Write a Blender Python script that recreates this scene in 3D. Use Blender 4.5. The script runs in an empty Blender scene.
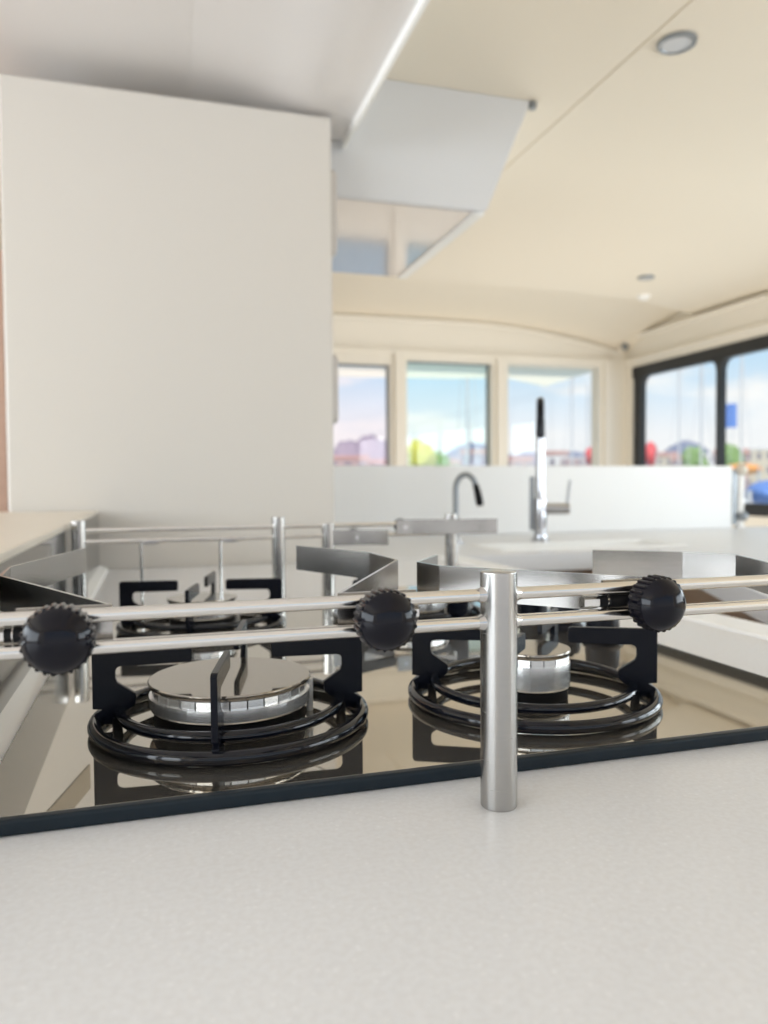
import bpy, bmesh, math, random
from mathutils import Vector, Matrix
random.seed(7)
S = bpy.context.scene
COL = S.collection
PI = math.pi

# ------------------------------------------------------------------ materials
def new_mat(name):
    m = bpy.data.materials.new(name); m.use_nodes = True
    nt = m.node_tree
    return m, nt, nt.nodes['Principled BSDF']

def mat(name, col, rough=.5, metal=0., ior=1.5, coat=0., noise=None, bump=None, spec=.5):
    """noise=(scale, amount): value variation of the material's own colour; bump=(scale, strength)"""
    m, nt, b = new_mat(name)
    b.inputs['Base Color'].default_value = (*col, 1)
    b.inputs['Roughness'].default_value = rough
    b.inputs['Metallic'].default_value = metal
    b.inputs['IOR'].default_value = ior
    b.inputs['Coat Weight'].default_value = coat
    b.inputs['Specular IOR Level'].default_value = spec
    b.inputs['Coat Roughness'].default_value = .05
    tc = nt.nodes.new('ShaderNodeTexCoord')
    if noise:
        n = nt.nodes.new('ShaderNodeTexNoise'); n.inputs['Scale'].default_value = noise[0]; n.inputs['Detail'].default_value = 4
        nt.links.new(tc.outputs['Object'], n.inputs['Vector'])
        mx = nt.nodes.new('ShaderNodeMix'); mx.data_type = 'RGBA'
        a = noise[1]
        mx.inputs['A'].default_value = (*[c*(1-a) for c in col], 1)
        mx.inputs['B'].default_value = (*[min(1, c*(1+a)) for c in col], 1)
        nt.links.new(n.outputs['Fac'], mx.inputs['Factor'])
        nt.links.new(mx.outputs['Result'], b.inputs['Base Color'])
    if bump:
        n2 = nt.nodes.new('ShaderNodeTexNoise'); n2.inputs['Scale'].default_value = bump[0]
        nt.links.new(tc.outputs['Object'], n2.inputs['Vector'])
        bp = nt.nodes.new('ShaderNodeBump'); bp.inputs['Strength'].default_value = bump[1]; bp.inputs['Distance'].default_value = .001
        nt.links.new(n2.outputs['Fac'], bp.inputs['Height'])
        nt.links.new(bp.outputs['Normal'], b.inputs['Normal'])
    return m

def brushed(name, col, rough, axis_scale, amt=.25, aniso=0.):
    """steel with fine brush lines: stretched noise drives roughness and tone"""
    m, nt, b = new_mat(name)
    b.inputs['Metallic'].default_value = 1
    tc = nt.nodes.new('ShaderNodeTexCoord'); mp = nt.nodes.new('ShaderNodeMapping')
    mp.inputs['Scale'].default_value = axis_scale
    n = nt.nodes.new('ShaderNodeTexNoise'); n.inputs['Scale'].default_value = 1; n.inputs['Detail'].default_value = 3
    nt.links.new(tc.outputs['Object'], mp.inputs['Vector']); nt.links.new(mp.outputs['Vector'], n.inputs['Vector'])
    mx = nt.nodes.new('ShaderNodeMix'); mx.data_type = 'RGBA'
    mx.inputs['A'].default_value = (*[c*(1-amt) for c in col], 1); mx.inputs['B'].default_value = (*[min(1, c*(1+amt)) for c in col], 1)
    nt.links.new(n.outputs['Fac'], mx.inputs['Factor']); nt.links.new(mx.outputs['Result'], b.inputs['Base Color'])
    mr = nt.nodes.new('ShaderNodeMapRange'); mr.inputs['To Min'].default_value = rough*.97; mr.inputs['To Max'].default_value = rough*1.03
    nt.links.new(n.outputs['Fac'], mr.inputs['Value']); nt.links.new(mr.outputs['Result'], b.inputs['Roughness'])
    return m

def counter_mat():
    m, nt, b = new_mat('solid_surface')
    tc = nt.nodes.new('ShaderNodeTexCoord')
    def ramp(src, p0, c0, p1, c1):
        r = nt.nodes.new('ShaderNodeValToRGB')
        r.color_ramp.elements[0].position = p0; r.color_ramp.elements[0].color = (*c0, 1)
        r.color_ramp.elements[1].position = p1; r.color_ramp.elements[1].color = (*c1, 1)
        nt.links.new(src, r.inputs['Fac']); return r.outputs['Color']
    v = nt.nodes.new('ShaderNodeTexVoronoi'); v.inputs['Scale'].default_value = 190
    nt.links.new(tc.outputs['Object'], v.inputs['Vector'])
    chips = ramp(v.outputs['Distance'], .10, (.83, .835, .85), .22, (.715, .72, .735))
    n = nt.nodes.new('ShaderNodeTexNoise'); n.inputs['Scale'].default_value = 330; n.inputs['Detail'].default_value = 4
    nt.links.new(tc.outputs['Object'], n.inputs['Vector'])
    grain = ramp(n.outputs['Fac'], .35, (.67, .67, .68), .62, (.735, .745, .765))
    mx = nt.nodes.new('ShaderNodeMix'); mx.data_type = 'RGBA'; mx.inputs['Factor'].default_value = .4
    nt.links.new(grain, mx.inputs['A']); nt.links.new(chips, mx.inputs['B'])
    nt.links.new(mx.outputs['Result'], b.inputs['Base Color'])
    b.inputs['Roughness'].default_value = .30
    return m

def wood_mat(name, c1, c2, sc=(3, 3, 40)):
    m, nt, b = new_mat(name)
    tc = nt.nodes.new('ShaderNodeTexCoord'); mp = nt.nodes.new('ShaderNodeMapping'); mp.inputs['Scale'].default_value = sc
    n = nt.nodes.new('ShaderNodeTexNoise'); n.inputs['Scale'].default_value = 2; n.inputs['Detail'].default_value = 5
    nt.links.new(tc.outputs['Object'], mp.inputs['Vector']); nt.links.new(mp.outputs['Vector'], n.inputs['Vector'])
    mx = nt.nodes.new('ShaderNodeMix'); mx.data_type = 'RGBA'
    mx.inputs['A'].default_value = (*c1, 1); mx.inputs['B'].default_value = (*c2, 1)
    nt.links.new(n.outputs['Fac'], mx.inputs['Factor']); nt.links.new(mx.outputs['Result'], b.inputs['Base Color'])
    b.inputs['Roughness'].default_value = .45
    return m

def glass_mat(name, tint):
    m = bpy.data.materials.new(name); m.use_nodes = True; nt = m.node_tree
    nt.nodes.clear()
    o = nt.nodes.new('ShaderNodeOutputMaterial'); t = nt.nodes.new('ShaderNodeBsdfTransparent'); g = nt.nodes.new('ShaderNodeBsdfGlossy')
    t.inputs['Color'].default_value = (*tint, 1); g.inputs['Roughness'].default_value = .01
    x = nt.nodes.new('ShaderNodeMixShader'); x.inputs['Fac'].default_value = .03
    nt.links.new(t.outputs[0], x.inputs[1]); nt.links.new(g.outputs[0], x.inputs[2])
    nt.links.new(x.outputs[0], o.inputs['Surface'])
    return m

def canvas_mat(name, col):
    m = bpy.data.materials.new(name); m.use_nodes = True; nt = m.node_tree; nt.nodes.clear()
    o = nt.nodes.new('ShaderNodeOutputMaterial'); d = nt.nodes.new('ShaderNodeBsdfDiffuse'); t = nt.nodes.new('ShaderNodeBsdfTranslucent'); x = nt.nodes.new('ShaderNodeMixShader')
    d.inputs['Color'].default_value = (*col, 1); t.inputs['Color'].default_value = (*col, 1); x.inputs['Fac'].default_value = .88
    nt.links.new(d.outputs[0], x.inputs[1]); nt.links.new(t.outputs[0], x.inputs[2]); nt.links.new(x.outputs[0], o.inputs['Surface'])
    return m

M = dict(
    counter=counter_mat(),
    cream=mat('cream_lining', (.82, .755, .64), .55, noise=(1.2, .02), bump=(300, .15)),
    pale=mat('pale_lining', (.84, .80, .72), .5, noise=(1.5, .02)),
    grey_white=mat('grey_white_lacquer', (.74, .72, .71), .3, noise=(1, .015)),
    fridge=mat('fridge_laminate', (.60, .57, .525), .45, noise=(1, .015)),
    fridge_lip=mat('fridge_lip', (.47, .435, .405), .4, noise=(3, .02)),
    end_panel=mat('grey_lacquer', (.62, .63, .65), .3, noise=(1, .02)),
    mirror=mat('gloss_underside', (.86, .83, .84), .08, metal=.5, noise=(1, .02)),
    white=mat('white_lacquer', (.90, .90, .89), .3, noise=(2, .01)),
    board=mat('white_board', (.86, .87, .88), .35, noise=(2, .01)),
    lip_white=mat('edge_white', (.92, .92, .9), .4, noise=(3, .01)),
    beige=mat('beige_laminate', (.70, .64, .55), .45, noise=(3, .03)),
    steel=brushed('steel_polished', (.62, .61, .60), .16, (400, 400, 12), .10),
    rail=brushed('steel_rail', (.76, .745, .72), .20, (12, 500, 500), .08),
    post=brushed('steel_post', (.46, .45, .435), .27, (60, 60, 1500), .05),
    strip=brushed('steel_strip', (.46, .445, .425), .20, (60, 60, 900), .12),
    side_steel=brushed('steel_sheet', (.29, .29, .285), .12, (2, 30, 300), .06),
    chrome=mat('chrome', (.52, .53, .56), .08, metal=1, noise=(20, .03)),
    burner_metal=mat('burner_alloy', (.88, .88, .88), .27, metal=.9, noise=(60, .08)),
    cap=mat('cap_enamel', (.40, .37, .33), .07, metal=.9, noise=(8, .04)),
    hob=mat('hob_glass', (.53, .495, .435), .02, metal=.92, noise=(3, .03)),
    hob_edge=mat('hob_edge', (.006, .013, .020), .35, noise=(30, .2), spec=.3),
    iron=mat('black_enamel', (.003, .004, .008), .10, noise=(40, .2), spec=.42),
    finger=mat('satin_black_enamel', (.003, .004, .009), .26, noise=(40, .2), spec=.22),
    plastic=mat('black_plastic', (.004, .004, .008), .13, noise=(30, .2), spec=.25),
    rubber=mat('black_rubber', (.006, .006, .007), .6, noise=(30, .2), spec=.2),
    darkgap=mat('dark_gasket', (.03, .03, .03), .7, noise=(20, .2)),
    black_frame=mat('black_frame', (.012, .014, .017), .3, noise=(10, .2)),
    wood=wood_mat('brown_wood', (.27, .185, .125), (.33, .235, .165)),
    wood_pink=wood_mat('reddish_wood', (.42, .27, .20), (.50, .33, .25)),
    floor=wood_mat('teak_floor', (.50, .40, .30), (.60, .50, .38), (40, 3, 3)),
    deck=mat('white_deck', (.85, .84, .8), .6, noise=(5, .03)),
    lens=mat('frosted_lens', (.55, .57, .60), .3, noise=(10, .03)),
    bezel=mat('grey_bezel', (.26, .28, .30), .3, metal=.6, noise=(10, .05)),
    glass=glass_mat('clear_glass', (.97, .985, .98)),
    glass_green=glass_mat('green_glass', (.94, 1.0, .985)),
    glass_pink=glass_mat('rosy_glass', (1.0, .965, .97)),
    canvas=canvas_mat('visor_canvas', (.97, .93, .84)),
    water=mat('sea', (.10, .20, .25), .15, noise=(.2, .3)),
    hill=mat('hill_purple', (.20, .21, .30), .9, noise=(.02, .15)),
    hill_pink=mat('hill_mauve', (.30, .25, .31), .9, noise=(.02, .15)),
    leaf=mat('yellow_leaves', (.50, .44, .06), .6, noise=(2, .3)),
    leaf2=mat('green_leaves', (.22, .33, .12), .6, noise=(2, .3)),
    bark=mat('bark', (.2, .14, .1), .8, noise=(4, .2)),
    wallA=mat('render_pink', (.44, .33, .33), .8, noise=(.5, .05)),
    wallB=mat('render_cream', (.55, .49, .40), .8, noise=(.5, .05)),
    wallC=mat('render_white', (.62, .61, .62), .8, noise=(.5, .05)),
    wallD=mat('render_mauve', (.36, .31, .39), .8, noise=(.5, .05)),
    roof=mat('terracotta', (.42, .25, .22), .8, noise=(1, .15)),
    pane_dark=mat('dark_pane', (.22, .20, .24), .2, noise=(1, .1)),
    red=mat('red_canvas', (.72, .10, .11), .6, noise=(1, .1)),
    blue=mat('blue_canvas', (.13, .24, .58), .6, noise=(1, .1)),
    orange=mat('orange_canvas', (.85, .36, .10), .6, noise=(1, .1)),
    hull=mat('white_hull', (.85, .85, .85), .3, noise=(.5, .02)),
    mast=mat('mast_alloy', (.6, .6, .62), .4, metal=.5, noise=(1, .05)),
)

# ------------------------------------------------------------------ mesh helpers
class MB:
    """collects shapes of ONE mesh object"""
    def __init__(s): s.bm = bmesh.new()
    def box(s, lo, hi, bevel=0, seg=2, m=None):
        t = bmesh.new(); bmesh.ops.create_cube(t, size=1)
        lo, hi = Vector(lo), Vector(hi)
        for v in t.verts:
            v.co = Vector((lo[i] + (v.co[i]+.5)*(hi[i]-lo[i]) for i in range(3)))
        if bevel: bmesh.ops.bevel(t, geom=t.edges[:], offset=bevel, segments=seg, profile=.5, affect='EDGES')
        return s._add(t, m)
    def prism(s, pts, z0, z1, bevel=0, m=None):
        """pts: polygon in xy, extruded in z"""
        t = bmesh.new()
        f = t.faces.new([t.verts.new((x, y, z0)) for x, y in pts])
        r = bmesh.ops.extrude_face_region(t, geom=[f])
        for e in r['geom']:
            if isinstance(e, bmesh.types.BMVert): e.co.z = z1
        bmesh.ops.recalc_face_normals(t, faces=t.faces[:])
        if bevel: bmesh.ops.bevel(t, geom=t.edges[:], offset=bevel, segments=2, profile=.5, affect='EDGES')
        return s._add(t, m)
    def lathe(s, prof, seg=48, m=None):
        """prof: (r, z) list from bottom to top, around z"""
        t = bmesh.new(); rings = []
        for r, z in prof:
            if r < 1e-6: rings.append([t.verts.new((0, 0, z))])
            else: rings.append([t.verts.new((r*math.cos(2*PI*k/seg), r*math.sin(2*PI*k/seg), z)) for k in range(seg)])
        for a, b in zip(rings, rings[1:]):
            for k in range(seg):
                k2 = (k+1) % seg
                if len(a) == 1 and len(b) == 1: continue
                if len(a) == 1: t.faces.new((a[0], b[k2], b[k]))
                elif len(b) == 1: t.faces.new((a[k], a[k2], b[0]))
                else: t.faces.new((a[k], a[k2], b[k2], b[k]))
        for ring, flip in ((rings[0], True), (rings[-1], False)):
            if len(ring) > 1: t.faces.new(ring[::-1] if flip else ring)
        return s._add(t, m)
    def tube(s, pts, r, seg=14, closed=False, m=None):
        """round tube along a 3-D path; r a number or one per point"""
        t = bmesh.new(); P = [Vector(p) for p in pts]; n = len(P)
        R = r if isinstance(r, (list, tuple)) else [r]*n
        rings = []; up = None
        for i, p in enumerate(P):
            a = P[(i-1) % n] if closed or i else p; b = P[(i+1) % n] if closed or i < n-1 else p
            d = (b-a).normalized()
            if up is None:
                up = Vector((0, 0, 1)) if abs(d.z) < .9 else Vector((1, 0, 0))
            u = (up - d*up.dot(d)).normalized(); w = d.cross(u); up = u
            rings.append([t.verts.new(p + (u*math.cos(2*PI*k/seg) + w*math.sin(2*PI*k/seg))*R[i]) for k in range(seg)])
        for i in range(n if closed else n-1):
            a, b = rings[i], rings[(i+1) % n]
            for k in range(seg): t.faces.new((a[k], a[(k+1) % seg], b[(k+1) % seg], b[k]))
        if not closed:
            t.faces.new(rings[0][::-1]); t.faces.new(rings[-1])
        bmesh.ops.recalc_face_normals(t, faces=t.faces[:])
        return s._add(t, m)
    def torus(s, R, r, z, seg=96, ts=14):
        return s.tube([(R*math.cos(2*PI*k/seg), R*math.sin(2*PI*k/seg), z) for k in range(seg)], r, ts, closed=True)
    def blob(s, c, r, sub=3, amp=.15, m=None):
        t = bmesh.new(); bmesh.ops.create_icosphere(t, subdivisions=sub, radius=1)
        for v in t.verts:
            k = 1 + amp*random.uniform(-1, 1)
            v.co = Vector((v.co.x*r[0]*k + c[0], v.co.y*r[1]*k + c[1], v.co.z*r[2]*k + c[2]))
        return s._add(t, m)
    def ribbon(s, pts, z0, z1, th):
        """flat bar standing on edge along plan points, mitred corners"""
        P = [Vector((x, y)) for x, y in pts]; L, Rr = [], []
        for i, p in enumerate(P):
            d0 = (p-P[i-1]).normalized() if i else None; d1 = (P[i+1]-p).normalized() if i < len(P)-1 else None
            if d0 is None: nrm = Vector((-d1.y, d1.x)); k = 1
            elif d1 is None: nrm = Vector((-d0.y, d0.x)); k = 1
            else:
                n0 = Vector((-d0.y, d0.x)); n1 = Vector((-d1.y, d1.x)); nrm = (n0+n1)
                nrm = nrm.normalized() if nrm.length > 1e-4 else n0
                k = min(2.2, 1/max(.3, nrm.dot(n0)))
            L.append(p + nrm*th/2*k); Rr.append(p - nrm*th/2*k)
        t = bmesh.new(); n = len(P)
        V = [[t.verts.new((q.x, q.y, z)) for q in (L[i], Rr[i]) for z in (z0, z1)] for i in range(n)]
        for a, b in zip(V, V[1:]):
            t.faces.new((a[0], b[0], b[1], a[1])); t.faces.new((a[3], b[3], b[2], a[2]))
            t.faces.new((a[1], b[1], b[3], a[3])); t.faces.new((a[2], b[2], b[0], a[0]))
        t.faces.new((V[0][0], V[0][1], V[0][3], V[0][2])); t.faces.new((V[-1][2], V[-1][3], V[-1][1], V[-1][0]))
        bmesh.ops.recalc_face_normals(t, faces=t.faces[:])
        return s._add(t, None)
    def _add(s, t, m):
        if m is not None: t.transform(m)
        me = bpy.data.meshes.new('t'); t.to_mesh(me); t.free()
        s.bm.from_mesh(me); bpy.data.meshes.remove(me)
        return s
    def build(s, name, material, parent=None, smooth=35, loc=None, rot=None):
        me = bpy.data.meshes.new(name); s.bm.to_mesh(me); s.bm.free()
        for p in me.polygons: p.use_smooth = True
        me.set_sharp_from_angle(angle=math.radians(smooth))
        me.materials.append(material)
        o = bpy.data.objects.new(name, me); COL.objects.link(o)
        if parent is not None: o.parent = parent
        wn = o.modifiers.new('weighted_normals', 'WEIGHTED_NORMAL'); wn.keep_sharp = True; wn.weight = 100
        if loc is not None: o.location = loc
        if rot is not None: o.rotation_euler = rot
        return o

def arc(c, r, a0, a1, n, plane):
    out = []
    for k in range(n+1):
        a = a0 + (a1-a0)*k/n; u, v = r*math.cos(a), r*math.sin(a)
        out.append(Vector(c) + Vector(plane(u, v)))
    return out

def thing(name, label, cat, loc=(0, 0, 0), rz=0, group=None):
    o = bpy.data.objects.new(name, None); COL.objects.link(o)
    o.location = loc; o.rotation_euler = (0, 0, rz); o.empty_display_size = .02
    o['label'] = label; o['category'] = cat
    if group: o['group'] = group
    return o
def tag(o, label, cat, group=None):
    o['label'] = label; o['category'] = cat
    if group: o['group'] = group
    return o
def struct(o, label=None):
    o['kind'] = 'structure'
    if label: o['label'] = label
    return o
def copy_tree(o, parent=None):
    c = o.copy(); COL.objects.link(c)
    if parent is not None: c.parent = parent
    for ch in list(o.children): copy_tree(ch, c)
    return c

# ================================================================== SETTING
Z_CEIL, Z_FLOOR = 1.08, -.92
Y_REAR, X_RIGHT, X_LEFT = 4.2, 2.86, -1.9
f = MB(); f.box((X_LEFT-.1, -4.5, Z_FLOOR-.1), (X_RIGHT+.1, Y_REAR+.2, Z_FLOOR))
struct(f.build('floor', M['floor']), 'light teak floor')

c = MB()   # ceiling: two lining panels with a dark joint between, the higher forward field, and the drop down to it
c.box((X_LEFT-.1, -1.6, Z_CEIL), (.9985, 3.3, Z_CEIL+.05), .003)
c.prism([(1.0025, -1.6), (3.0, -1.6), (3.0, 3.62), (2.35, 3.36), (1.7, 3.29), (1.0025, 3.3)], Z_CEIL, Z_CEIL+.05, .003)
c.box((.95, -1.6, Z_CEIL+.004), (1.05, 3.3, Z_CEIL+.05))
# forward field sloping and curving down to the crown of the front wall
n = 24
t = bmesh.new()
def crown(x): return 1.115 - .15*max(0, (x-1.7)/1.2)**2 - .02*max(0, (1.7-x)/1.7)**2
rows = []
for j, (yy, k) in enumerate(((3.25, 0), (3.6, .12), (3.9, .45), (4.1, .8), (4.22, 1.0))):
    rows.append([t.verts.new((X_LEFT + (3.0-X_LEFT)*i/n, yy, 1.16*(1-k) + crown(X_LEFT + (3.0-X_LEFT)*i/n)*k)) for i in range(n+1)])
for a, b in zip(rows, rows[1:]):
    for i in range(n): t.faces.new((a[i], a[i+1], b[i+1], b[i]))
me = bpy.data.meshes.new('t'); t.to_mesh(me); t.free(); c.bm.from_mesh(me); bpy.data.meshes.remove(me)
c.box((X_LEFT-.1, 3.2, 1.17), (3.0, 4.4, 1.22))
struct(c.build('ceiling', M['cream']), 'cream ceiling lining with a joint line')

# front wall (far end) with three window openings
WIN = [(.55, 1.31, .06, .845), (1.41, 1.945, .06, .875), (2.05, 2.675, .06, .88)]
w = MB(); y0, y1 = Y_REAR, Y_REAR+.09
xs = [X_LEFT]
w.box((X_LEFT, y0, .89), (X_RIGHT+.05, y1, 1.17)); w.box((X_LEFT, y0, Z_FLOOR), (X_RIGHT+.05, y1, .06))
prev = X_LEFT
for a, b, z0, z1 in WIN:
    w.box((prev, y0, .06), (a, y1, .89)); w.box((a, y0, z1), (b, y1, .89)); prev = b
w.box((prev, y0, .06), (X_RIGHT+.05, y1, .89))
# raised window surround: head rail and mullion covers standing proud of the wall
w.box((.3, y0-.02, .905), (2.78, y0+.001, .93), .006)
for xm in (1.36, 1.998, 2.73): w.box((xm-.028, y0-.025, -.2), (xm+.028, y0+.001, .93), .008)
struct(w.build('wall_front', M['pale']), 'pale window wall at the far end')
for i, (a, b, z0, z1) in enumerate(WIN):
    e = thing('window_%d' % (i+1), ['window with a rosy pane at the fridge side', 'middle window with a greenish pane', 'window nearest the corner'][i], 'window', (a, y0, z0)); e['kind'] = 'structure'
    fr = MB(); th = .005
    fr.box((0, .05, 0), (th, .07, z1-z0)); fr.box((b-a-th, .05, 0), (b-a, .07, z1-z0))
    fr.box((0, .05, 0), (b-a, .07, th)); fr.box((0, .05, z1-z0-th), (b-a, .07, z1-z0))
    fr.build('window_frame', M['black_frame' if i < 2 else 'pale'], e)
    g = MB(); g.box((th, .057, th), (b-a-th, .063, z1-z0-th)); g.build('pane', [M['glass_pink'], M['glass_green'], M['glass']][i], e)

q = MB(); q.tube([(x_, Y_REAR-.012, crown(x_)-.012) for x_ in [.2+2.62*i_/30 for i_ in range(31)]], .012, 10)
struct(q.build('trim_2', M['pale']), 'arched cornice over the far windows')

# right wall: black framed strip of side windows
w = MB(); xr = X_RIGHT
w.box((xr, -1.6, Z_FLOOR), (xr+.09, Y_REAR, -.01)); w.box((xr, -1.6, .868), (xr+.09, Y_REAR, 1.17))
w.box((xr, 4.12, -.01), (xr+.09, Y_REAR, .868)); w.box((xr, -1.6, -.01), (xr+.09, -1.5, .868))
w.box((xr-.03, 3.0, .90), (xr+.01, 4.18, .925), .008); w.box((xr-.05, 3.0, 1.04), (xr+.01, 4.19, 1.06), .008)
struct(w.build('wall_right', M['pale']), 'pale wall over the black framed side windows')
e = thing('window_4', 'black framed strip of side windows', 'window', (xr, 0, 0)); e['kind'] = 'structure'
fr = MB(); X0, X1 = -.006, .035
fr.box((X0, -1.5, .805), (X1, 4.12, .874), .004); fr.box((X0, -1.5, -.01), (X1, 4.12, .055), .004)
for ya, yb in ((4.03, 4.10), (3.345, 3.38), (2.62, 2.675), (1.8, 1.86), (1.0, 1.06), (.2, .26), (-.6, -.54), (-1.5, -1.44)):
    fr.box((X0, ya, .03), (X1, yb, .82), .004)
# rounded inner corners of the two lights in view
for ya, yb in ((3.38, 4.03), (2.675, 3.345)):
    for yy, sg in ((ya, 1), (yb, -1)):
        pts = [(yy, .805), (yy + sg*.05, .805)] + [(yy + sg*(.05-.05*math.sin(q*PI/16)), .755+.05*math.cos(q*PI/16)) for q in range(1, 9)]
        fr.prism(pts, X0, X1, m=Matrix(((0, 0, 1, 0), (1, 0, 0, 0), (0, 1, 0, 0), (0, 0, 0, 1))))
fr.build('window_frame', M['black_frame'], e)
g = MB()
for ya, yb in ((3.38, 4.03), (4.10, 4.12), (2.675, 3.345), (1.86, 2.62), (1.06, 1.8), (.26, 1.0), (-.54, .2), (-1.44, -.6)):
    g.box((.012, ya, .055), (.018, yb, .805))
g.build('pane', M['glass'], e)

# left wall with a wide window opening, out of the picture
w = MB(); xl = X_LEFT
w.box((xl-.09, -1.6, Z_FLOOR), (xl, Y_REAR, .05)); w.box((xl-.09, -1.6, .87), (xl, Y_REAR, 1.17)); w.box((xl-.09, 2.4, .05), (xl, Y_REAR, .87))
struct(w.build('wall_left', M['pale']))
# aft bulkhead behind the camera with a wide open doorway
w = MB(); w.box((X_LEFT-.09, -1.7, Z_FLOOR), (-1.3, -1.6, 1.17)); w.box((2.1, -1.7, Z_FLOOR), (X_RIGHT+.09, -1.6, 1.17)); w.box((-1.3, -1.7, .95), (2.1, -1.6, 1.17))
struct(w.build('wall_back', M['pale']))
# roof visor outside the front windows
v = MB(); v.prism([(-.5, 4.3), (2.83, 4.3), (2.82, 4.41), (2.90, 5.30), (2.40, 4.95), (2.0, 5.08), (1.4, 5.15), (-.5, 5.2)], .905, .912)
struct(v.build('trim_1', M['canvas']), 'overhanging roof visor seen through the far windows')

# ================================================================== COUNTERS
ct = MB()
ct.prism([(-.95, -.30), (.60, -.30), (.60, 1.555), (-.95, 1.555)], -.04, 0, .004)
co = tag(ct.build('countertop', M['counter']), 'speckled white solid countertop carrying the gas hob', 'countertop')
lp = MB(); lp.box((.592, -.30, -.04), (.642, 1.552, .0045), .004, 3); lp.build('raised_edge', M['white'], co)
cb = thing('base_cabinet', 'brown wood base cabinet under the hob countertop', 'cabinet', (0, .1, Z_FLOOR))
b = MB(); b.box((-.93, -.33, .08), (.60, 1.44, .88), .004); b.build('body', M['wood'], cb)
b = MB(); b.box((-.90, -.28, 0), (.56, 1.40, .08)); b.build('plinth', M['rubber'], cb)

# raised ledge on the left of the hob
lg = thing('side_ledge', 'beige raised ledge with polished steel side left of the hob', 'ledge', (-.1, .9, 0))
b = MB(); b.box((-.80, -.50, 0), (-.002, .652, .114), .003); b.build('body', M['beige'], lg)
b = MB(); b.box((-.002, -.50, .003), (.0005, .652, .108)); b.build('side_sheet', M['side_steel'], lg)
b = MB(); b.prism([(.0005, 0), (.0150, 0), (.0150, .004), (.0005, .0095)], -.652, .50, m=Matrix(((1, 0, 0, 0), (0, 0, -1, 0), (0, 1, 0, 0), (0, 0, 0, 1))))
b.build('edge_strip', M['lip_white'], lg)

# ================================================================== GAS HOB
HZ = .0075
hob = thing('gas_hob', 'mirror-dark four burner gas hob set on the white countertop', 'hob', (.187, .68, 0))
g = MB(); g.box((-.2705, -.2955, .001), (.2705, .30, HZ), .0006, 2); g.build('glass_top', M['hob'], hob)
g = MB(); g.box((-.2710, -.3010, 0), (.2710, -.2945, HZ+.0003), .0018, 3); g.build('front_edge', M['hob_edge'], hob)
g = MB(); g.box((.2705, -.30, 0), (.2728, .30, .003)); g.build('gasket', M['darkgap'], hob)

def burner(wx, wy, R, zt, hb, teeth):
    """base cup, alloy flame head with slots, enamel cap; zt = top height over the counter"""
    lx, ly = wx-.187, wy-.68
    zc = zt-.0045; zh = zc-hb
    b = MB(); b.lathe([(R*.80, HZ), (R*.93, HZ+.001), (R*.93, zh-.001), (R*.86, zh)], 56)
    base = b.build('burner', M['rubber'], hob, loc=(lx, ly, 0))
    hd = MB(); zs = zc-.0046
    hd.lathe([(R*.90, zh-.0005), (R*.972, zh+.0008), (R*.985, zh+.002), (R*.985, zs), (R*.90, zs+.0002)], max(30, int(R*900)))
    for k in range(teeth):
        a = 2*PI*(k+.5)/teeth; wd = 2*PI*R/teeth*.86
        hd.box((R*.86, -wd/2, zs-.001), (R*.945, wd/2, zc+.0004), m=Matrix.Rotation(a, 4, 'Z'))
    hd.build('flame_head', M['burner_metal'], base, smooth=4)
    ins = MB(); ins.lathe([(R*.88, zs), (R*.88, zc+.0006)], 48); ins.build('flame_slot_ring', M['rubber'], base)
    cp = MB(); cp.lathe([(R*.90, zc), (R*.95, zc+.0002), (R*.985, zc+.0014), (R*1.0, zc+.0030), (R*.998, zt-.0006), (R*.985, zt), (0, zt)], 72)
    cp.build('burner_cap', M['cap'], base)
    pin = MB(); pin.tube([(R*1.02, .004, HZ), (R*1.02, .004, zc-.003)], .0022, 10); pin.build('ignition_pin', M['lip_white'], base)
burner(.0465, .503, .0520, .0365, .0135, 30)
burner(.2580, .490, .0270, .0430, .0225, 18)
burner(.049, .845, .0370, .0400, .0160, 22)
burner(.279, .827, .0440, .0380, .0150, 26)

for ky in (.64, .71, .78, .85):      # column of control knobs on the sink side of the hob
    b = MB(); b.lathe([(.0195, HZ), (.0200, HZ+.0015), (.0185, HZ+.004), (.0165, HZ+.006), (.0155, HZ+.022), (.0145, HZ+.0245), (.012, HZ+.0255), (0, HZ+.0258)], 36)
    b.box((-.0022, -.0145, HZ+.0245), (.0022, .0145, HZ+.0272), .0008)
    b.build('control_knob', M['finger'], hob, loc=(.412-.187, ky-.68, 0))

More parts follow.
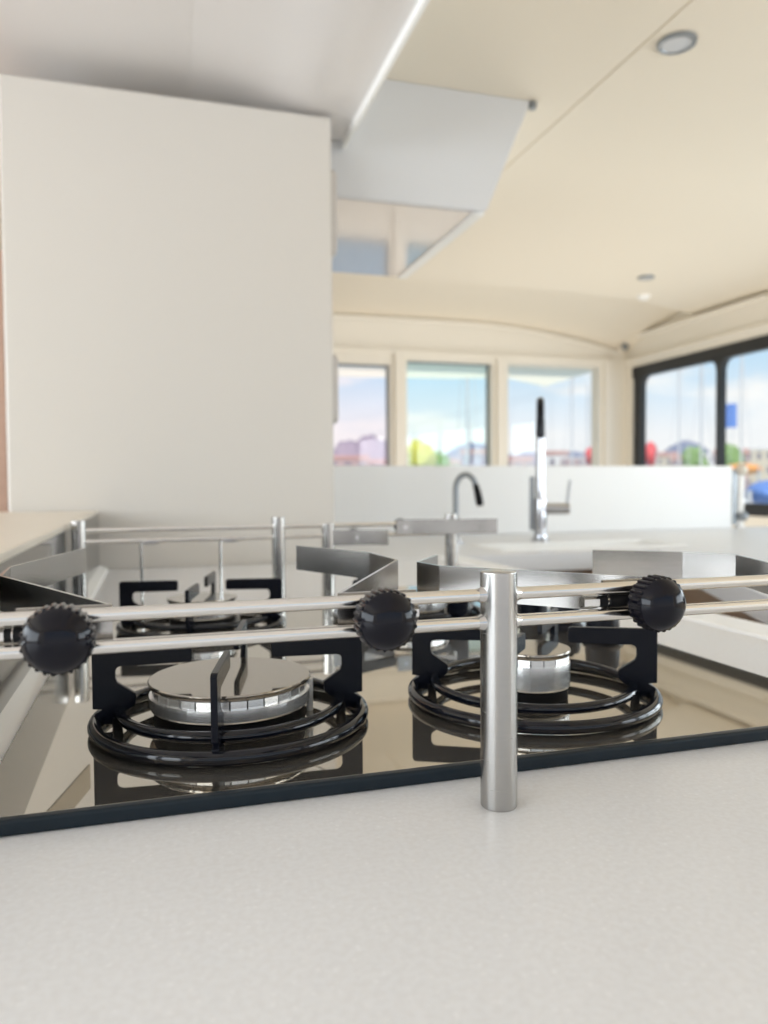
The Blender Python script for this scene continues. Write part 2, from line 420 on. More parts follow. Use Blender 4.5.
def make_support():
    r = thing('pan_support', '', 'pan support')
    m = MB(); m.torus(.0846, .0041, .0119); m.build('outer_ring', M['iron'], r)
    m = MB(); m.torus(.0690, .0034, .0185); m.build('inner_ring', M['iron'], r)
    for k in range(4):
        m = MB()
        pts = [(.0860, .0205), (.0860, .0560), (.0852, .0578), (.0835, .0585), (.0275, .0585), (.0258, .0578), (.0252, .0560), (.0252, .0490), (.0262, .0472),
               (.0690, .0468), (.0712, .0458), (.0722, .0438), (.0722, .0390), (.0712, .0365), (.0600, .0290), (.0600, .0225), (.0640, .0190), (.0700, .0165), (.0700, .0130), (.0860, .0115), (.0875, .0140)]
        pts = pts[:-3] + [(.0705, .0140), (.0705, .0100), (.0860, .0110), (.0850, .0170), (.0800, .0200)]
        m.prism(pts, -.0019, .0019, .0005, m=Matrix(((1, 0, 0, 0), (0, 0, -1, 0), (0, 1, 0, 0), (0, 0, 0, 1))))
        fo = m.build('finger', M['finger'], r, rot=(0, 0, k*PI/2))
        ft = MB(); ft.lathe([(.0030, HZ), (.0034, HZ+.003), (.0034, .0145)], 14, m=Matrix.Translation((.0715, 0, 0)))
        ft.build('foot', M['rubber'], fo)
    return r
ps = make_support()
for i, (x, y, a, skew, lab) in enumerate((
        (.0475, .502, -4, -8, 'black pan support around the widest burner cap, front left of the hob'),
        (.2575, .490, -26, -15, 'black pan support around the small burner behind the steel post'),
        (.049, .845, -9, -4, 'black pan support on the rear burner nearest the fridge'),
        (.279, .827, 28., 0, 'black pan support on the rear burner nearest the sink'))):
    o = ps if i == 0 else copy_tree(ps)
    o.location = (x, y, 0); o.rotation_euler = (0, 0, math.radians(a)); o['label'] = lab; o['group'] = 'pan supports on the gas hob'
    for k, ch in enumerate([c_ for c_ in o.children if c_.name.startswith('finger')]):   # loose rings: the fingers sit a little askew
        ch.rotation_euler = (0, 0, k*PI/2 + (math.radians(skew) if k % 2 else 0))

# ================================================================== FIDDLE RAILS
ZU, ZL, RR = .1056, .0920, .0031
def post_mesh(h, r):
    m = MB(); m.lathe([(r-.0004, 0), (r, .0006), (r, h-.0008), (r-.0003, h-.0003), (r-.001, h), (0, h)], 40); return m
fr = thing('fiddle_rail', 'steel double fiddle rail along the near edge of the hob', 'rail', (.1625, .3435, 0))
for px in (-.32, 0, .32):
    po = post_mesh(.1172, .0091).build('post', M['post'], fr, loc=(px, 0, 0))
    wd = MB()
    for z in (ZU, ZL):
        for sg in (-1, 1): wd.tube([(sg*.0078, 0, z), (sg*.0112, 0, z)], [.0046, .0033], 16)
    wd.build('weld', M['steel'], po)
m = MB(); m.tube([(-.32, 0, ZU), (.32, 0, ZU)], RR, 20); m.build('upper_rail', M['rail'], fr)
m = MB(); m.tube([(-.32, 0, ZL), (.32, 0, ZL)], RR, 20); m.build('lower_rail', M['rail'], fr)
rr = thing('fiddle_rail', 'steel double fiddle rail behind the hob, in front of the fridge', 'rail', (.157, 1.0, 0))
for px in (-.2445, 0, .0665, .243): post_mesh(.1185 if px != .0665 else .1085, .0085).build('post', M['strip'], rr, loc=(px, 0, 0))
m = MB(); m.tube([(-.2445, 0, ZU), (.243, 0, ZU)], RR, 16); m.build('upper_rail', M['rail'], rr)
m = MB(); m.tube([(-.2445, 0, ZL), (.243, 0, ZL)], RR, 16); m.build('lower_rail', M['rail'], rr)
for px in (-.172, -.075):
    m = MB(); m.tube([(px, 0, 0), (px, 0, ZL)], .0017, 10); ro = m.build('support_rod', M['steel'], rr)
    q = MB(); q.blob((px+.012, -.004, ZL-.002), (.012, .004, .003), 2, 0); q.build('rod_clip', M['chrome'], ro)

def knob(parent, x, y, z):
    """toothed dome knob, axis along -y"""
    m = MB(); rot = Matrix.Translation((x, y, z)) @ Matrix.Rotation(PI/2, 4, 'X')
    k_ = 1.085
    m.lathe([(a*k_, b*k_) for a, b in ((.0065, -.0105), (.0090, -.0100), (.0098, -.0092), (.0119, -.0090), (.0123, -.0080), (.0123, .0005), (.0119, .0016), (.0114, .0020), (.0105, .0036), (.0086, .0054), (.0060, .0066), (.0030, .0073), (0, .0075))], 64, rot)
    for k in range(26):
        a = 2*PI*k/26
        m.tube([rot @ Vector((.0123*k_*math.cos(a), .0123*k_*math.sin(a), zz)) for zz in (-.0093, -.0084, -.0002, .0008)], [.0005, .0010, .0010, .0004], 8)
    m.build('knob', M['plastic'], parent)
def pot_holder(label, kx, plan, base, side, yk=.326, yb=.3515, z0=.0885, z1=.1088):
    """flat bar bent in plan, clamped against the rails by a knob and bolt"""
    r = thing('pot_holder', label, 'pot holder', (kx, yb, z0), group='pot holders clamped to the near rail')
    m = MB(); m.ribbon([(x-kx, y-yb) for x, y in base+plan], 0, z1-z0, .0017); m.build('clamp_bar', M['strip'], r, smooth=8)
    zb = .0988-z0
    knob(r, 0, yk-yb, zb)
    m = MB(); m.tube([(0, yk-yb+.009, zb), (0, yk-yb+.014, zb)], .0062, 20); m.tube([(0, yk-yb+.012, zb), (0, .006, zb)], .0026, 14); m.build('bolt', M['plastic'], r)
    # axle lying between the two rails: black bush, then a bright nut
    yy = -.0062; s0, s1 = side
    m = MB(); m.tube([(s0, yy, zb), (s0+(s1-s0)*.45, yy, zb)], .0033, 16); m.tube([(s0+(s1-s0)*.5, yy, zb), (s0+(s1-s0)*.68, yy, zb)], .0030, 16); m.build('bush', M['rubber'], r)
    m = MB(); m.tube([(s0+(s1-s0)*.45, yy, zb), (s0+(s1-s0)*.5, yy, zb)], .0026, 12); m.tube([(s0+(s1-s0)*.68, yy, zb), (s1, yy, zb)], .0034, 6); m.build('nut', M['rail'], r)
    return r
pot_holder('steel pot holder whose black knob is nearest the ledge, left end of the near rail', -.0373,
           [(-.085, .486), (-.089, .538), (-.055, .680)], [(-.056, .3515), (-.019, .3515)], (-.012, -.027))
pot_holder('steel pot holder with its black knob just left of the steel post', .1000,
           [(.158, .494), (.156, .555), (.116, .640)], [(.122, .3515), (.084, .3515)], (.010, .0205))
pot_holder('steel pot holder with its black knob right of the steel post', .2440,
           [(.172, .448), (.167, .476), (.196, .518)], [(.226, .3515), (.262, .3515)], (-.006, -.034))
pot_holder('steel pot holder at the right frame edge, its knob out of view', .3750,
           [(.394, .444), (.374, .476), (.322, .514)], [(.398, .3515), (.358, .3515)], (.010, .020))
# two on the rear rail, turned to face the hob
def rear_holder(label, kx, plan, kz):
    r = thing('pot_holder', label, 'pot holder', (kx, .994, kz), group='pot holders on the rear rail')
    m = MB(); m.ribbon([(x-kx, y-.994) for x, y in plan], 0, .0205, .0018); m.build('clamp_bar', M['strip'], r)
    m = MB(); m.tube([(0, -.002, .010), (0, .016, .010)], .003, 12); m.build('bolt', M['steel'], r)
    m = MB(); m.blob((0, .021, .0115), (.010, .008, .010), 3, 0); m.build('knob', M['plastic'], r)
rear_holder('short steel pot holder on the rear rail by the fridge corner', .262, [(.224, .9935), (.262, .9935), (.300, .975)], .0790)
rear_holder('long steel pot holder on the rear rail in front of the small faucet', .330, [(.318, .9935), (.345, .9935), (.418, .972), (.456, .968)], .0915)

# ================================================================== FRIDGE AND CABINETS
fg = thing('refrigerator', 'tall cream refrigerator cabinet standing behind the hob', 'refrigerator', (.05, 1.88, Z_FLOOR))
b = MB(); b.box((-.308, -.32, 0), (.3135, .30, .92+.9145), .006, 3); b.build('body', M['fridge'], fg)
for z0, z1 in ((.640, .822), (.288, .438)):
    b = MB(); b.box((.300, -.30, .92+z0), (.3315, -.06, .92+z1), .014, 4); b.build('handle', M['fridge_lip'], fg)
b = MB(); b.box((.3130, -.29, .04), (.3185, .28, .92+.60), .002); b.build('lower_door', M['fridge'], fg)
b = MB(); b.box((.3130, -.29, .92+.61), (.3185, .28, .92+.905), .002); b.build('upper_door', M['fridge'], fg)

wl = thing('wood_locker', 'reddish brown wood locker left behind the fridge', 'cabinet', (-.85, 2.3, Z_FLOOR))
b = MB(); b.box((-.55, -.22, .06), (.52, .22, 1.66), .004); b.build('body', M['wood_pink'], wl)
b = MB(); b.box((-.53, -.20, 0), (.5, .2, .06)); b.build('plinth', M['rubber'], wl)
for k in range(2):
    d = MB(); d.box((-.54+.53*k, -.24, .1), (-.02+.53*k, -.22, 1.62), .004); dd = d.build('door', M['wood_pink'], wl)
    h_ = MB(); h_.tube([(-.07+.1*k, -.245, .8), (-.07+.1*k, -.265, .81), (-.07+.1*k, -.265, .93), (-.07+.1*k, -.245, .94)], .006, 10); h_.build('handle', M['chrome'], dd)

# overhead lockers under the ceiling
ol = thing('overhead_locker', 'grey white overhead locker with bright edge over the fridge', 'cabinet', (0, 1.2, .925))
b = MB(); b.box((-.9, -2.4, .043), (.2995, .485, .1545), .003); b.build('body', M['grey_white'], ol)
b = MB(); b.prism([(.08, .0425), (.14, .0385), (.20, .0290), (.25, .0165), (.29, .0060), (.33, .0005), (.414, 0), (.414, .1545), (.300, .1545), (.300, .0425)], -.485, 2.4, m=Matrix(((1, 0, 0, 0), (0, 0, -1, 0), (0, 1, 0, 0), (0, 0, 0, 1)))); b.build('drop_panel', M['grey_white'], ol)
b = MB(); b.box((.4145, -2.4, -.018), (.4235, .485, .1545), .002); b.build('edge_trim', M['lip_white'], ol)

oc = thing('overhead_cabinet', 'grey end panel of the cabinet hung from the ceiling over the sink', 'cabinet', (.60, 1.69, .806))
mx = Matrix(((1, 0, 0, 0), (0, 0, -1, 0), (0, 1, 0, 0), (0, 0, 0, 1)))
prof = [(-.215, 0), (.166, 0), (.172, .006), (.286, .2738), (-.215, .2738)]
b = MB(); b.prism([(x, z+.003 if z < .01 else z) for x, z in prof], -.60, -.012, m=mx); b.build('body', M['white'], oc)
b = MB(); b.prism(prof, -.012, 0, .003, m=mx); b.build('end_panel', M['end_panel'], oc)
b = MB(); b.box((-.215, .013, -.001), (.150, .597, .004)); b.build('underside', M['mirror'], oc)
b = MB(); b.box((.138, .013, -.005), (.168, .600, .010), .001); b.build('edge_trim', M['lip_white'], oc)
b = MB(); b.box((.285, -.004, .256), (.300, .012, .273), .002); b.build('hinge', M['bezel'], oc)

# ceiling fittings
def downlight(x, y, z, r, label):
    d = thing('downlight', label, 'light', (x, y, z), group='recessed ceiling downlights')
    b = MB(); b.lathe([(r*.72, -.004), (r*.78, -.0075), (r*.97, -.006), (r, -.0005), (r*.99, 0)], 48); b.build('bezel', M['bezel'], d)
    b = MB(); b.lathe([(0, -.0055), (r*.5, -.006), (r*.74, -.0052), (r*.74, -.002)], 40); b.build('lens', M['lens'], d)
downlight(1.0515+.012, 1.384, Z_CEIL, .040, 'recessed round downlight beside the ceiling joint, nearest the camera')
downlight(2.1276, 2.9694, Z_CEIL, .036, 'small recessed downlight far along the cream ceiling')
sp = thing('corner_speaker', 'small round speaker in the corner over the side windows', 'speaker', (2.80, 4.14, 1.0))
b = MB(); b.lathe([(.018, -.012), (.034, -.006), (.036, .012), (.030, .024), (0, .028)], 28, Matrix.Rotation(PI/2, 4, 'X')); b.build('body', M['beige'], sp)
b = MB(); b.lathe([(0, 0), (.024, .0), (.026, .003), (0, .008)], 24, Matrix.Translation((0, -.026, 0)) @ Matrix.Rotation(PI/2, 4, 'X')); b.build('grille', M['bezel'], sp)
b = MB(); b.tube([(0, .01, .01), (.01, .03, .05), (.012, .04, .06)], .008, 12); b.build('bracket', M['pale'], sp)
sn = MB(); sn.lathe([(0, -.020), (.018, -.018), (.030, -.006), (.034, 0)], 28)
tag(sn.build('ceiling_sensor', M['lip_white'], loc=(2.33, 3.27, Z_CEIL)), 'small white dome sensor on the ceiling beyond the far downlight', 'sensor')

# ================================================================== SINK SIDE
sc_ = MB()
A = (1.157, 1.56)
sx0, sx1, sy0, sy1 = .80, 1.30, 1.66, 1.82
sc_.box((.37, 1.56, -.04), (sx0, 2.24, 0)); sc_.box((sx1, 1.56, -.04), (2.35, 2.24, 0))
sc_.box((sx0, 1.56, -.04), (sx1, sy0, 0)); sc_.box((sx0, sy1, -.04), (sx1, 2.24, 0))
sc_.prism([(.74, .70), (1.9, .70), (1.9, 1.56), (1.157, 1.56)], -.04, 0)
so = tag(sc_.build('sink_countertop', M['counter']), 'white countertop around the sink, under the two faucets', 'countertop')
bs = MB()
bs.box((sx0-.012, sy0-.012, -.002), (sx1+.012, sy0, .0025)); bs.box((sx0-.012, sy1, -.002), (sx1+.012, sy1+.012, .0025))
bs.box((sx0-.012, sy0, -.002), (sx0, sy1, .0025)); bs.box((sx1, sy0, -.002), (sx1+.012, sy1, .0025))
bs.box((sx0, sy0, -.18), (sx0+.003, sy1, 0)); bs.box((sx1-.003, sy0, -.18), (sx1, sy1, 0)); bs.box((sx0, sy0, -.18), (sx1, sy0+.003, 0)); bs.box((sx0, sy1-.003, -.18), (sx1, sy1, 0))
bs.box((sx0, sy0, -.183), (sx1, sy1, -.18)); bs.build('sink_basin', M['white'], so)
sk = thing('sink_cabinet', 'brown wood cabinet under the sink countertop', 'cabinet', (1.36, 1.9, Z_FLOOR))
b = MB(); b.box((-.98, -.32, .08), (.97, .32, .70), .003); b.box((-.98, -.32, .70), (-.66, .32, .88)); b.box((0, -.32, .70), (.97, .32, .88)); b.box((-.66, -.32, .70), (0, -.29, .88))
b.prism([(-.60, -1.19), (.53, -1.19), (.53, -.32), (-.18, -.32)], .08, .88); b.build('body', M['wood'], sk)
b = MB(); b.box((-.95, -.28, 0), (.94, .29, .08)); b.build('plinth', M['rubber'], sk)
for k in range(2):
    d = MB(); d.box((-.84+.38*k, -.338, .12), (-.48+.38*k, -.32, .84), .004); dd = d.build('door', M['wood'], sk)
    h_ = MB(); h_.tube([(-.54+.12*k, -.34, .62), (-.54+.12*k, -.36, .63), (-.54+.12*k, -.36, .75), (-.54+.12*k, -.34, .76)], .005, 10); h_.build('handle', M['chrome'], dd)

pn = MB(); pn.box((.37, 2.215, 0), (1.945, 2.24, .2170), .004)
tag(pn.build('splash_panel', M['board']), 'long white board standing behind the sink countertop', 'panel')
gp = thing('support_post', 'short white post with two round fittings at the white board end', 'post', (1.985, 2.225, 0))
b = MB(); b.lathe([(.014, 0), (.014, .200), (.010, .204)], 24); b.build('pole', M['white'], gp)
b = MB(); b.blob((0, -.008, .203), (.021, .021, .021), 3, 0); b.build('fitting', M['beige'], gp)
b = MB(); b.blob((.004, -.010, .040), (.021, .018, .018), 3, 0); b.build('fitting', M['bezel'], gp)
b = MB(); b.box((-.036, -.006, .01), (-.014, .008, .205), .003); b.build('hinge_strip', M['bezel'], gp)

fa = thing('faucet', 'tall chrome sink faucet with a black spray head', 'faucet', (1.03, 1.909, 0), -.494)
b = MB(); b.lathe([(.026, 0), (.026, .006), (.019, .010), (.0175, .02), (.0175, .115), (.014, .12)], 32); b.build('body', M['chrome'], fa)
b = MB(); b.tube([(0, 0, .11), (0, 0, .30)], .0125, 20); b.build('riser', M['chrome'], fa)
b = MB(); b.tube([Vector((0, 0, .295))] + arc((0, -.045, .332), .045, 0, PI, 14, lambda u, v: (0, u, v*1.15)) + [Vector((0, -.09, .30)), Vector((0, -.09, .285))], .0105, 16); b.build('hose_arc', M['plastic'], fa)
b = MB(); b.tube([(0, -.09, .335), (0, -.09, .325), (0, -.09, .29), (0, -.09, .280)], [.0095, .0115, .0125, .011], 20); b.build('spray_head', M['plastic'], fa)
b = MB(); b.tube([(.012, 0, .090), (.070, 0, .090), (.080, 0, .090)], [.016, .016, .014], 20); lv = b.build('valve', M['chrome'], fa)
b = MB(); b.tube([(.072, 0, .10), (.080, -.004, .170)], [.0042, .0035], 10); b.build('lever', M['chrome'], lv)
b = MB(); b.box((-.030, -.004, .03), (-.016, .012, .18), .003); b.build('side_bracket', M['bezel'], fa)

fb = thing('faucet', 'small curved filter faucet left of the tall faucet', 'faucet', (.79, 1.94, 0))
b = MB(); b.lathe([(.021, 0), (.021, .006), (.010, .010), (.009, .045), (.012, .05), (.012, .066), (.008, .07)], 24); b.build('body', M['chrome'], fb)
b = MB(); b.tube([(0, 0, .06), (0, 0, .13)] + arc((.030, 0, .145), .030, PI, PI*.12, 14, lambda u, v: (u, 0, v*1.35)) , .0078, 14); b.build('spout', M['bezel'], fb)
b = MB(); b.tube([(.058, 0, .160), (.064, 0, .140), (.070, 0, .112), (.072, 0, .100)], [.0078, .0095, .0105, .009], 14); b.build('spout_tip', M['rubber'], fb)
b = MB(); b.tube([(-.004, 0, .058), (-.036, 0, .060), (-.042, 0, .060)], [.006, .0055, .004], 12); b.build('lever', M['bezel'], fb)

# ================================================================== OUTSIDE
ZW = -3.2   # water level
wt = MB(); wt.box((-600, 6, ZW-1), (1500, 1600, ZW)); struct(wt.build('water', M['water']), 'harbour water')
def hills(name, x0, x1, y, fn, material, label, dy=120):
    t = MB(); bm = bmesh.new(); n_ = 60; rows = []
    for j in range(7):
        k = j/6; row = []
        for i in range(n_+1):
            x = x0+(x1-x0)*i/n_
            row.append(bm.verts.new((x, y+dy*(k-.5), ZW + max(0, fn(x))*math.sin(PI*k)**.8)))
        rows.append(row)
    for a, b_ in zip(rows, rows[1:]):
        for i in range(n_): bm.faces.new((a[i], a[i+1], b_[i+1], b_[i]))
    me_ = bpy.data.meshes.new('t'); bm.to_mesh(me_); bm.free(); t.bm.from_mesh(me_); bpy.data.meshes.remove(me_)
    return struct(t.build(name, material, smooth=180), label)
def ridge(x, seeds): return sum(a*math.exp(-((x-c)/w_)**2) for c, w_, a in seeds)
hills('hills', -100, 900, 900, lambda x: 33 + ridge(x, ((388, 30, 24), (300, 30, 6), (470, 60, 10), (560, 40, 12))) + 2.5*math.sin(x*.11), M['hill'], 'long purple ridge on the far shore')
hills('hills', 120, 300, 700, lambda x: 17*math.exp(-((x-197)/33)**4) + 31 + 1.6*math.sin(x*.23) + 1.2*math.sin(x*.57) + 1.5*math.sin(x*.2), M['hill_pink'], 'mauve hill behind the rosy window', 80)
hills('hills', 430, 900, 690, lambda x: 27 + ridge(x, ((545, 22, 20), (640, 30, 12))) + 2*math.sin(x*.13), M['hill'], 'purple hills beyond the side windows', 120)

# geometry helper for placing by bearing: angle from the y axis (degrees, + to the right) and distance
def bear(deg, d): return d*math.sin(math.radians(deg)), d*math.cos(math.radians(deg))
def building(deg, d, wdt, hgt, wall, label, floors=3, cols=4, flat=False):
    x, y = bear(deg, d)
    o = thing('waterfront_building', label, 'building', (x, y, ZW), -math.radians(deg), group='buildings on the waterfront')
    b = MB(); b.box((-wdt/2, -4, 0), (wdt/2, 4, hgt)); wl_ = b.build('walls', wall, o)
    rf = MB()
    if flat: rf.box((-wdt/2-.3, -4.3, hgt), (wdt/2+.3, 4.3, hgt+.5))
    else: rf.prism([(-4.6, 0), (4.6, 0), (0, 2.4)], -wdt/2-.4, wdt/2+.4, m=Matrix.Translation((0, 0, hgt)) @ Matrix(((0, 0, 1, 0), (1, 0, 0, 0), (0, 1, 0, 0), (0, 0, 0, 1))))
    rf.build('roof', M['roof'] if not flat else M['wallC'], o)
    for f_ in range(floors):
        for k in range(cols):
            b = MB(); cx = -wdt/2 + wdt*(k+.5)/cols; cz = hgt*(f_+.55)/floors
            b.box((cx-wdt/cols*.22, -4.06, cz-hgt/floors*.25), (cx+wdt/cols*.22, -3.98, cz+hgt/floors*.25)); b.build('window', M['pane_dark'], o)
B = building
W = M
B(13.6, 420, 30, 17, W['wallA'], 'pink block low in the rosy window')
B(16.6, 430, 22, 15, W['wallD'], 'mauve block low at the edge of the rosy window')
B(21.7, 400, 20, 14, W['wallB'], 'cream house right of the yellow tree')
B(23.6, 380, 14, 18, W['wallD'], 'mauve house under the blue ridge, right of the pole')
B(26.4, 400, 20, 15, W['wallA'], 'pink house left of the tall faucet, low in the corner window')
B(29.2, 410, 16, 18, W['wallC'], 'white house just right of the tall faucet', 2, 3)
B(30.9, 400, 15, 16, W['wallA'], 'pink block left of the red canopy in the corner window', flat=True)
B(36.9, 400, 14, 16, W['wallB'], 'cream house beside the red canopy in the side window')
B(38.4, 390, 14, 14, W['wallA'], 'pink house in the middle of the first side window')
B(39.8, 400, 12, 17, W['wallC'], 'white house near the side window mullion', flat=True)
B(41.2, 330, 12, 14, W['wallA'], 'pink block just past the side window mullion')
B(42.6, 340, 14, 16, W['wallB'], 'cream block at the right edge of the side windows', flat=True)

def sailboat(deg, d, hull_l, mast_h, cover, label, rz=.4, hz=1.2, sail=True):
    x, y = bear(deg, d)
    o = thing('sailboat', label, 'boat', (x, y, ZW), rz, group='boats moored outside')
    bm = bmesh.new(); L = hull_l; st = []
    for k in range(9):
        u = k/8; wv = 1.6*math.sin(min(1, (1-u)*1.6+.05)*PI/2)*(.75 if k == 0 else 1); zt_ = hz+.4*u*u
        st.append([bm.verts.new((L*(u-.5), s_*wv*q, zz)) for s_, q, zz in ((-1, 1, zt_), (-1, .75, .0), (0, 1, -.3), (1, .75, .0), (1, 1, zt_))])
    for a, b_ in zip(st, st[1:]):
        for k in range(4): bm.faces.new((a[k], a[k+1], b_[k+1], b_[k]))
        bm.faces.new((a[4], a[0], b_[0], b_[4]))
    bm.faces.new(st[0]); bm.faces.new(st[-1][::-1]); bmesh.ops.recalc_face_normals(bm, faces=bm.faces[:])
    t = MB(); me_ = bpy.data.meshes.new('t'); bm.to_mesh(me_); bm.free(); t.bm.from_mesh(me_); bpy.data.meshes.remove(me_)
    t.build('hull', M['hull'], o)
    t = MB(); t.box((-L*.25, -1, hz), (L*.15, 1, hz+.7), .2); t.build('cabin', M['hull'], o)
    t = MB(); t.tube([(L*.08, 0, hz+.4), (L*.08, 0, hz+mast_h)], .09, 10); t.build('mast', M['mast'], o)
    t = MB(); t.tube([(L*.08, 0, hz+2.2), (-L*.38, 0, hz+2.2)], .08, 10); t.build('boom', M['mast'], o)
    if sail:
        t = MB(); t.tube([(L*.07, 0, hz+2.6), (-L*.05, 0, hz+2.5), (-L*.25, 0, hz+2.4), (-L*.38, 0, hz+2.3)], [.30, .34, .30, .15], 12); t.build('sail_cover', cover, o)
    t = MB()
    for sg in (-1, 1): t.tube([(L*.08, sg*1.3, hz+.1), (L*.08, 0, hz+mast_h*.98)], .02, 6)
    t.build('shrouds', M['mast'], o)
sailboat(22.2, 46, 11, 16, M['blue'], 'sailboat whose mast crosses the greenish window', .3)
sailboat(30.2, 70, 12, 13, M['blue'], 'sailboat with the taller mast right of the tall faucet', .5)
sailboat(31.2, 78, 12, 12, M['hull'], 'sailboat with the shorter mast right of the tall faucet', .2)
sailboat(39.3, 60, 11, 11, M['blue'], 'sailboat with blue sail cover in the first side window', .9)
sailboat(37.6, 75, 11, 14, M['hull'], 'sailboat with thin mast behind the first side window', .5)
sailboat(41.7, 70, 11, 13, M['orange'], 'sailboat with orange sail cover past the mullion', .7)

def canopy_boat(deg, d, zc_, wdt, hgt, cover, label):
    """motor launch: hull, posts and a rounded canvas canopy"""
    x, y = bear(deg, d)
    o = thing('motor_launch', label, 'boat', (x, y, ZW), -math.radians(deg), group='launches with bright canopies')
    t = MB(); t.prism([(-wdt*1.3, -1.2), (wdt*.9, -1.2), (wdt*1.5, 0), (wdt*.9, 1.2), (-wdt*1.3, 1.2)], -.3, zc_-ZW-hgt-1.4, .1); t.build('hull', M['hull'], o)
    t = MB()
    for sx in (-1, 1):
        for sy in (-1, 1): t.tube([(sx*wdt*.4, sy*.9, zc_-ZW-hgt-1.5), (sx*wdt*.4, sy*.9, zc_-ZW-hgt*.4)], .05, 8)
    t.build('canopy_frame', M['mast'], o)
    t = MB(); t.blob((0, 0, zc_-ZW-hgt/2), (wdt/2, 1.2, hgt/2), 3, .03); t.build('canopy', cover, o)
canopy_boat(32.0, 50, 2.45, 1.0, 1.2, M['red'], 'launch with red canopy low in the corner window')
canopy_boat(36.0, 62, 3.3, 1.0, 1.9, M['red'], 'launch with red canopy at the left of the side window')
canopy_boat(41.9, 40, 1.05, 1.7, .55, M['orange'], 'launch with orange canopy low in the second side window')
canopy_boat(43.7, 16, .20, .9, .48, M['blue'], 'launch with blue canopy right of the short white post')

x, y = bear(40.75, 30)
fl = thing('flagpole', 'blue flag flying on a pole past the side window mullion', 'flag', (x, y, ZW), -math.radians(45))
b = MB(); b.lathe([(.05, 0), (.04, 6.7), (0, 6.75)], 12); b.build('pole', M['mast'], fl)
bm = bmesh.new(); rows = []
for i in range(9): rows.append([bm.verts.new((.04+.36*i/8, .04*math.sin(i*1.1)+yy_, 5.3+.85*j)) for j in (0, 1) for yy_ in (0, .02)])
for a, b_ in zip(rows, rows[1:]):
    for i0, i1 in ((0, 2), (2, 3), (3, 1), (1, 0)): bm.faces.new((a[i0], a[i1], b_[i1], b_[i0]))
bm.faces.new([rows[0][k] for k in (0, 1, 3, 2)]); bm.faces.new([rows[-1][k] for k in (2, 3, 1, 0)])
bmesh.ops.recalc_face_normals(bm, faces=bm.faces[:])
t = MB(); me = bpy.data.meshes.new('t'); bm.to_mesh(me); bm.free(); t.bm.from_mesh(me); bpy.data.meshes.remove(me); t.build('flag_cloth', M['blue'], fl)

def tree(deg, d, top, rad, leaf, label):
    x, y = bear(deg, d)
    o = thing('tree', label, 'tree', (x, y, ZW), group='trees on the shore')
    Ht = top-ZW
    b = MB(); b.tube([(0, 0, 0), (.1, 0, Ht*.3), (0, .1, Ht*.6)], [.35, .28, .15], 10); b.build('trunk', M['bark'], o)
    b = MB()
    for k in range(14):
        a = random.uniform(0, 2*PI); q = random.uniform(0, .55)*rad
        b.blob((q*math.cos(a), q*math.sin(a), Ht*random.uniform(.55, .82)), (rad*.5, rad*.5, Ht*.18), 3, .18)
    b.build('crown', leaf, o)
tree(19.7, 120, 7.6, 2.7, M['leaf'], 'yellow autumn tree low in the greenish window')
tree(20.8, 128, 5.6, 2.0, M['leaf2'], 'green tree beside the yellow tree')
tree(38.9, 140, 6.2, 2.2, M['leaf2'], 'green tree in the first side window')
tree(41.2, 140, 6.6, 2.0, M['leaf2'], 'green tree past the side window mullion')

# ================================================================== LIGHT
LV = dict(sky=.92, boost=0, sun=4.0, aft_fill=16, left=60, right=48, saloon=18)
wd = bpy.data.worlds.new('World'); S.world = wd; wd.use_nodes = True
nt = wd.node_tree; nt.nodes.clear()
out = nt.nodes.new('ShaderNodeOutputWorld'); bg = nt.nodes.new('ShaderNodeBackground')
tc = nt.nodes.new('ShaderNodeTexCoord'); sp_ = nt.nodes.new('ShaderNodeSeparateXYZ')
nt.links.new(tc.outputs['Generated'], sp_.inputs[0])
rp = nt.nodes.new('ShaderNodeValToRGB')
el = rp.color_ramp.elements
el[0].position = 0; el[0].color = (1.05, 1.03, 1.04, 1); el[1].position = .6; el[1].color = (.36, .62, .95, 1)
e2 = el.new(.06); e2.color = (1.04, 1.04, 1.07, 1); e3 = el.new(.15); e3.color = (.62, .86, 1.08, 1)
nt.links.new(sp_.outputs['Z'], rp.inputs['Fac'])
mp = nt.nodes.new('ShaderNodeMapping'); mp.inputs['Scale'].default_value = (4, 4, 13)
nt.links.new(tc.outputs['Generated'], mp.inputs['Vector'])
nz = nt.nodes.new('ShaderNodeTexNoise'); nz.inputs['Scale'].default_value = 1.6; nz.inputs['Detail'].default_value = 6
nt.links.new(mp.outputs['Vector'], nz.inputs['Vector'])
cr = nt.nodes.new('ShaderNodeValToRGB'); cr.color_ramp.elements[0].position = .48; cr.color_ramp.elements[1].position = .64
nt.links.new(nz.outputs['Fac'], cr.inputs['Fac'])
mx_ = nt.nodes.new('ShaderNodeMix'); mx_.data_type = 'RGBA'; mx_.inputs['B'].default_value = (1.12, 1.10, 1.10, 1)
nt.links.new(cr.outputs['Color'], mx_.inputs['Factor']); nt.links.new(rp.outputs['Color'], mx_.inputs['A'])
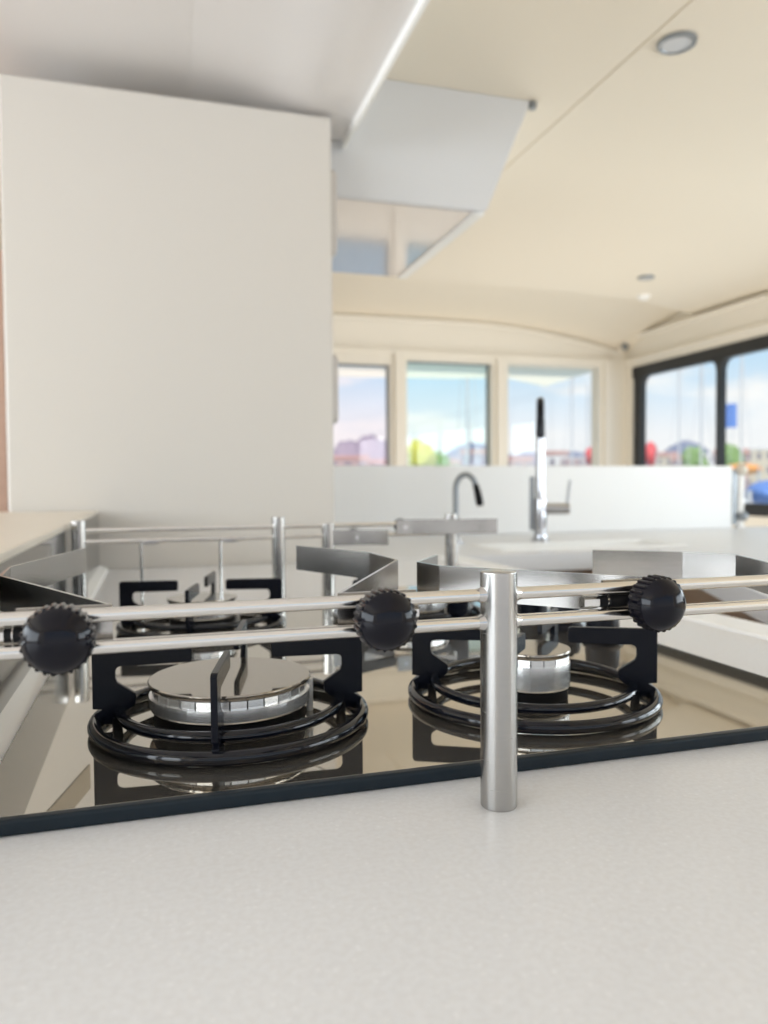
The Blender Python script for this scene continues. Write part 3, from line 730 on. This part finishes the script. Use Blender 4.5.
# the sky is far brighter on the sun's side, behind the camera
dt = nt.nodes.new('ShaderNodeVectorMath'); dt.operation = 'DOT_PRODUCT'; dt.inputs[1].default_value = Vector((-.45, -.80, .40)).normalized()
nt.links.new(tc.outputs['Generated'], dt.inputs[0])
mr = nt.nodes.new('ShaderNodeMapRange'); mr.inputs['From Min'].default_value = .0; mr.inputs['From Max'].default_value = 1; mr.inputs['To Min'].default_value = LV['sky']; mr.inputs['To Max'].default_value = LV['sky'] + LV['boost']
nt.links.new(dt.outputs['Value'], mr.inputs['Value'])
nt.links.new(mx_.outputs['Result'], bg.inputs['Color']); nt.links.new(mr.outputs['Result'], bg.inputs['Strength'])
nt.links.new(bg.outputs[0], out.inputs['Surface'])

su = bpy.data.lights.new('sun', 'SUN'); su.energy = LV['sun']; su.angle = .01; su.color = (1, .95, .87)
so_ = bpy.data.objects.new('sun', su); COL.objects.link(so_)
so_.rotation_euler = Vector((.45, .80, -.62)).to_track_quat('-Z', 'Y').to_euler()

def area(name, loc, aim, sx, sy, power, col):
    l = bpy.data.lights.new(name, 'AREA'); l.shape = 'RECTANGLE'; l.size = sx; l.size_y = sy; l.energy = power; l.color = col
    o = bpy.data.objects.new(name, l); COL.objects.link(o); o.location = loc
    o.rotation_euler = (Vector(aim)-Vector(loc)).to_track_quat('-Z', 'Y').to_euler()
# daylight by the side windows beyond the picture; two added lamps brighten the ceiling
area('aft_ceiling_fill', (.4, -1.3, -.85), (.9, 1.4, 1.08), 3.2, 1.4, LV['aft_fill'], (1, .98, .95))  # added fill lamp low behind the camera, aimed up to brighten the ceiling
area('left_window_daylight', (X_LEFT-.15, .4, .45), (1.5, .9, .5), 3.6, .8, LV['left'], (.87, .94, 1))
area('right_window_daylight', (X_RIGHT+.25, .3, .40), (0, 1.2, .6), 3.4, .7, LV['right'], (.87, .94, 1))
area('saloon_ceiling_fill', (1.7, 3.2, -.45), (1.7, 3.0, 1.08), 2.1, 1.5, LV['saloon'], (1, .97, .9))  # unseen upward fill added behind the sink board to lift the far ceiling

# ================================================================== CAMERA
F = 765.0
cam = bpy.data.cameras.new('camera'); co_ = bpy.data.objects.new('camera', cam); COL.objects.link(co_)
# rows of the world-to-camera rotation
r_ = Vector((.95725673, -.28916655, -.0065009)); d_ = Vector((-.01660856, -.03251442, -.99933326)); f_ = Vector((.28876238, .95672646, -.03592729))
co_.matrix_world = Matrix(((r_.x, -d_.x, -f_.x, 0), (r_.y, -d_.y, -f_.y, 0), (r_.z, -d_.z, -f_.z, .16), (0, 0, 0, 1)))
cam.sensor_fit = 'VERTICAL'; cam.sensor_height = 36; cam.lens = 36*F/1024
cam.clip_start = .01; cam.clip_end = 5000
cam.dof.use_dof = True; cam.dof.focus_distance = .42; cam.dof.aperture_fstop = 7.5
S.camera = co_

vs = S.view_settings; vs.view_transform = 'Standard'; vs.look = 'None'; vs.gamma = 1; vs.use_curve_mapping = False
vs.exposure = 0.04
S.cycles.use_denoising = True
S.cycles.max_bounces = 12; S.cycles.diffuse_bounces = 6; S.cycles.glossy_bounces = 6; S.cycles.transparent_max_bounces = 16
S.cycles.caustics_reflective = False
S.cycles.sample_clamp_indirect = 8
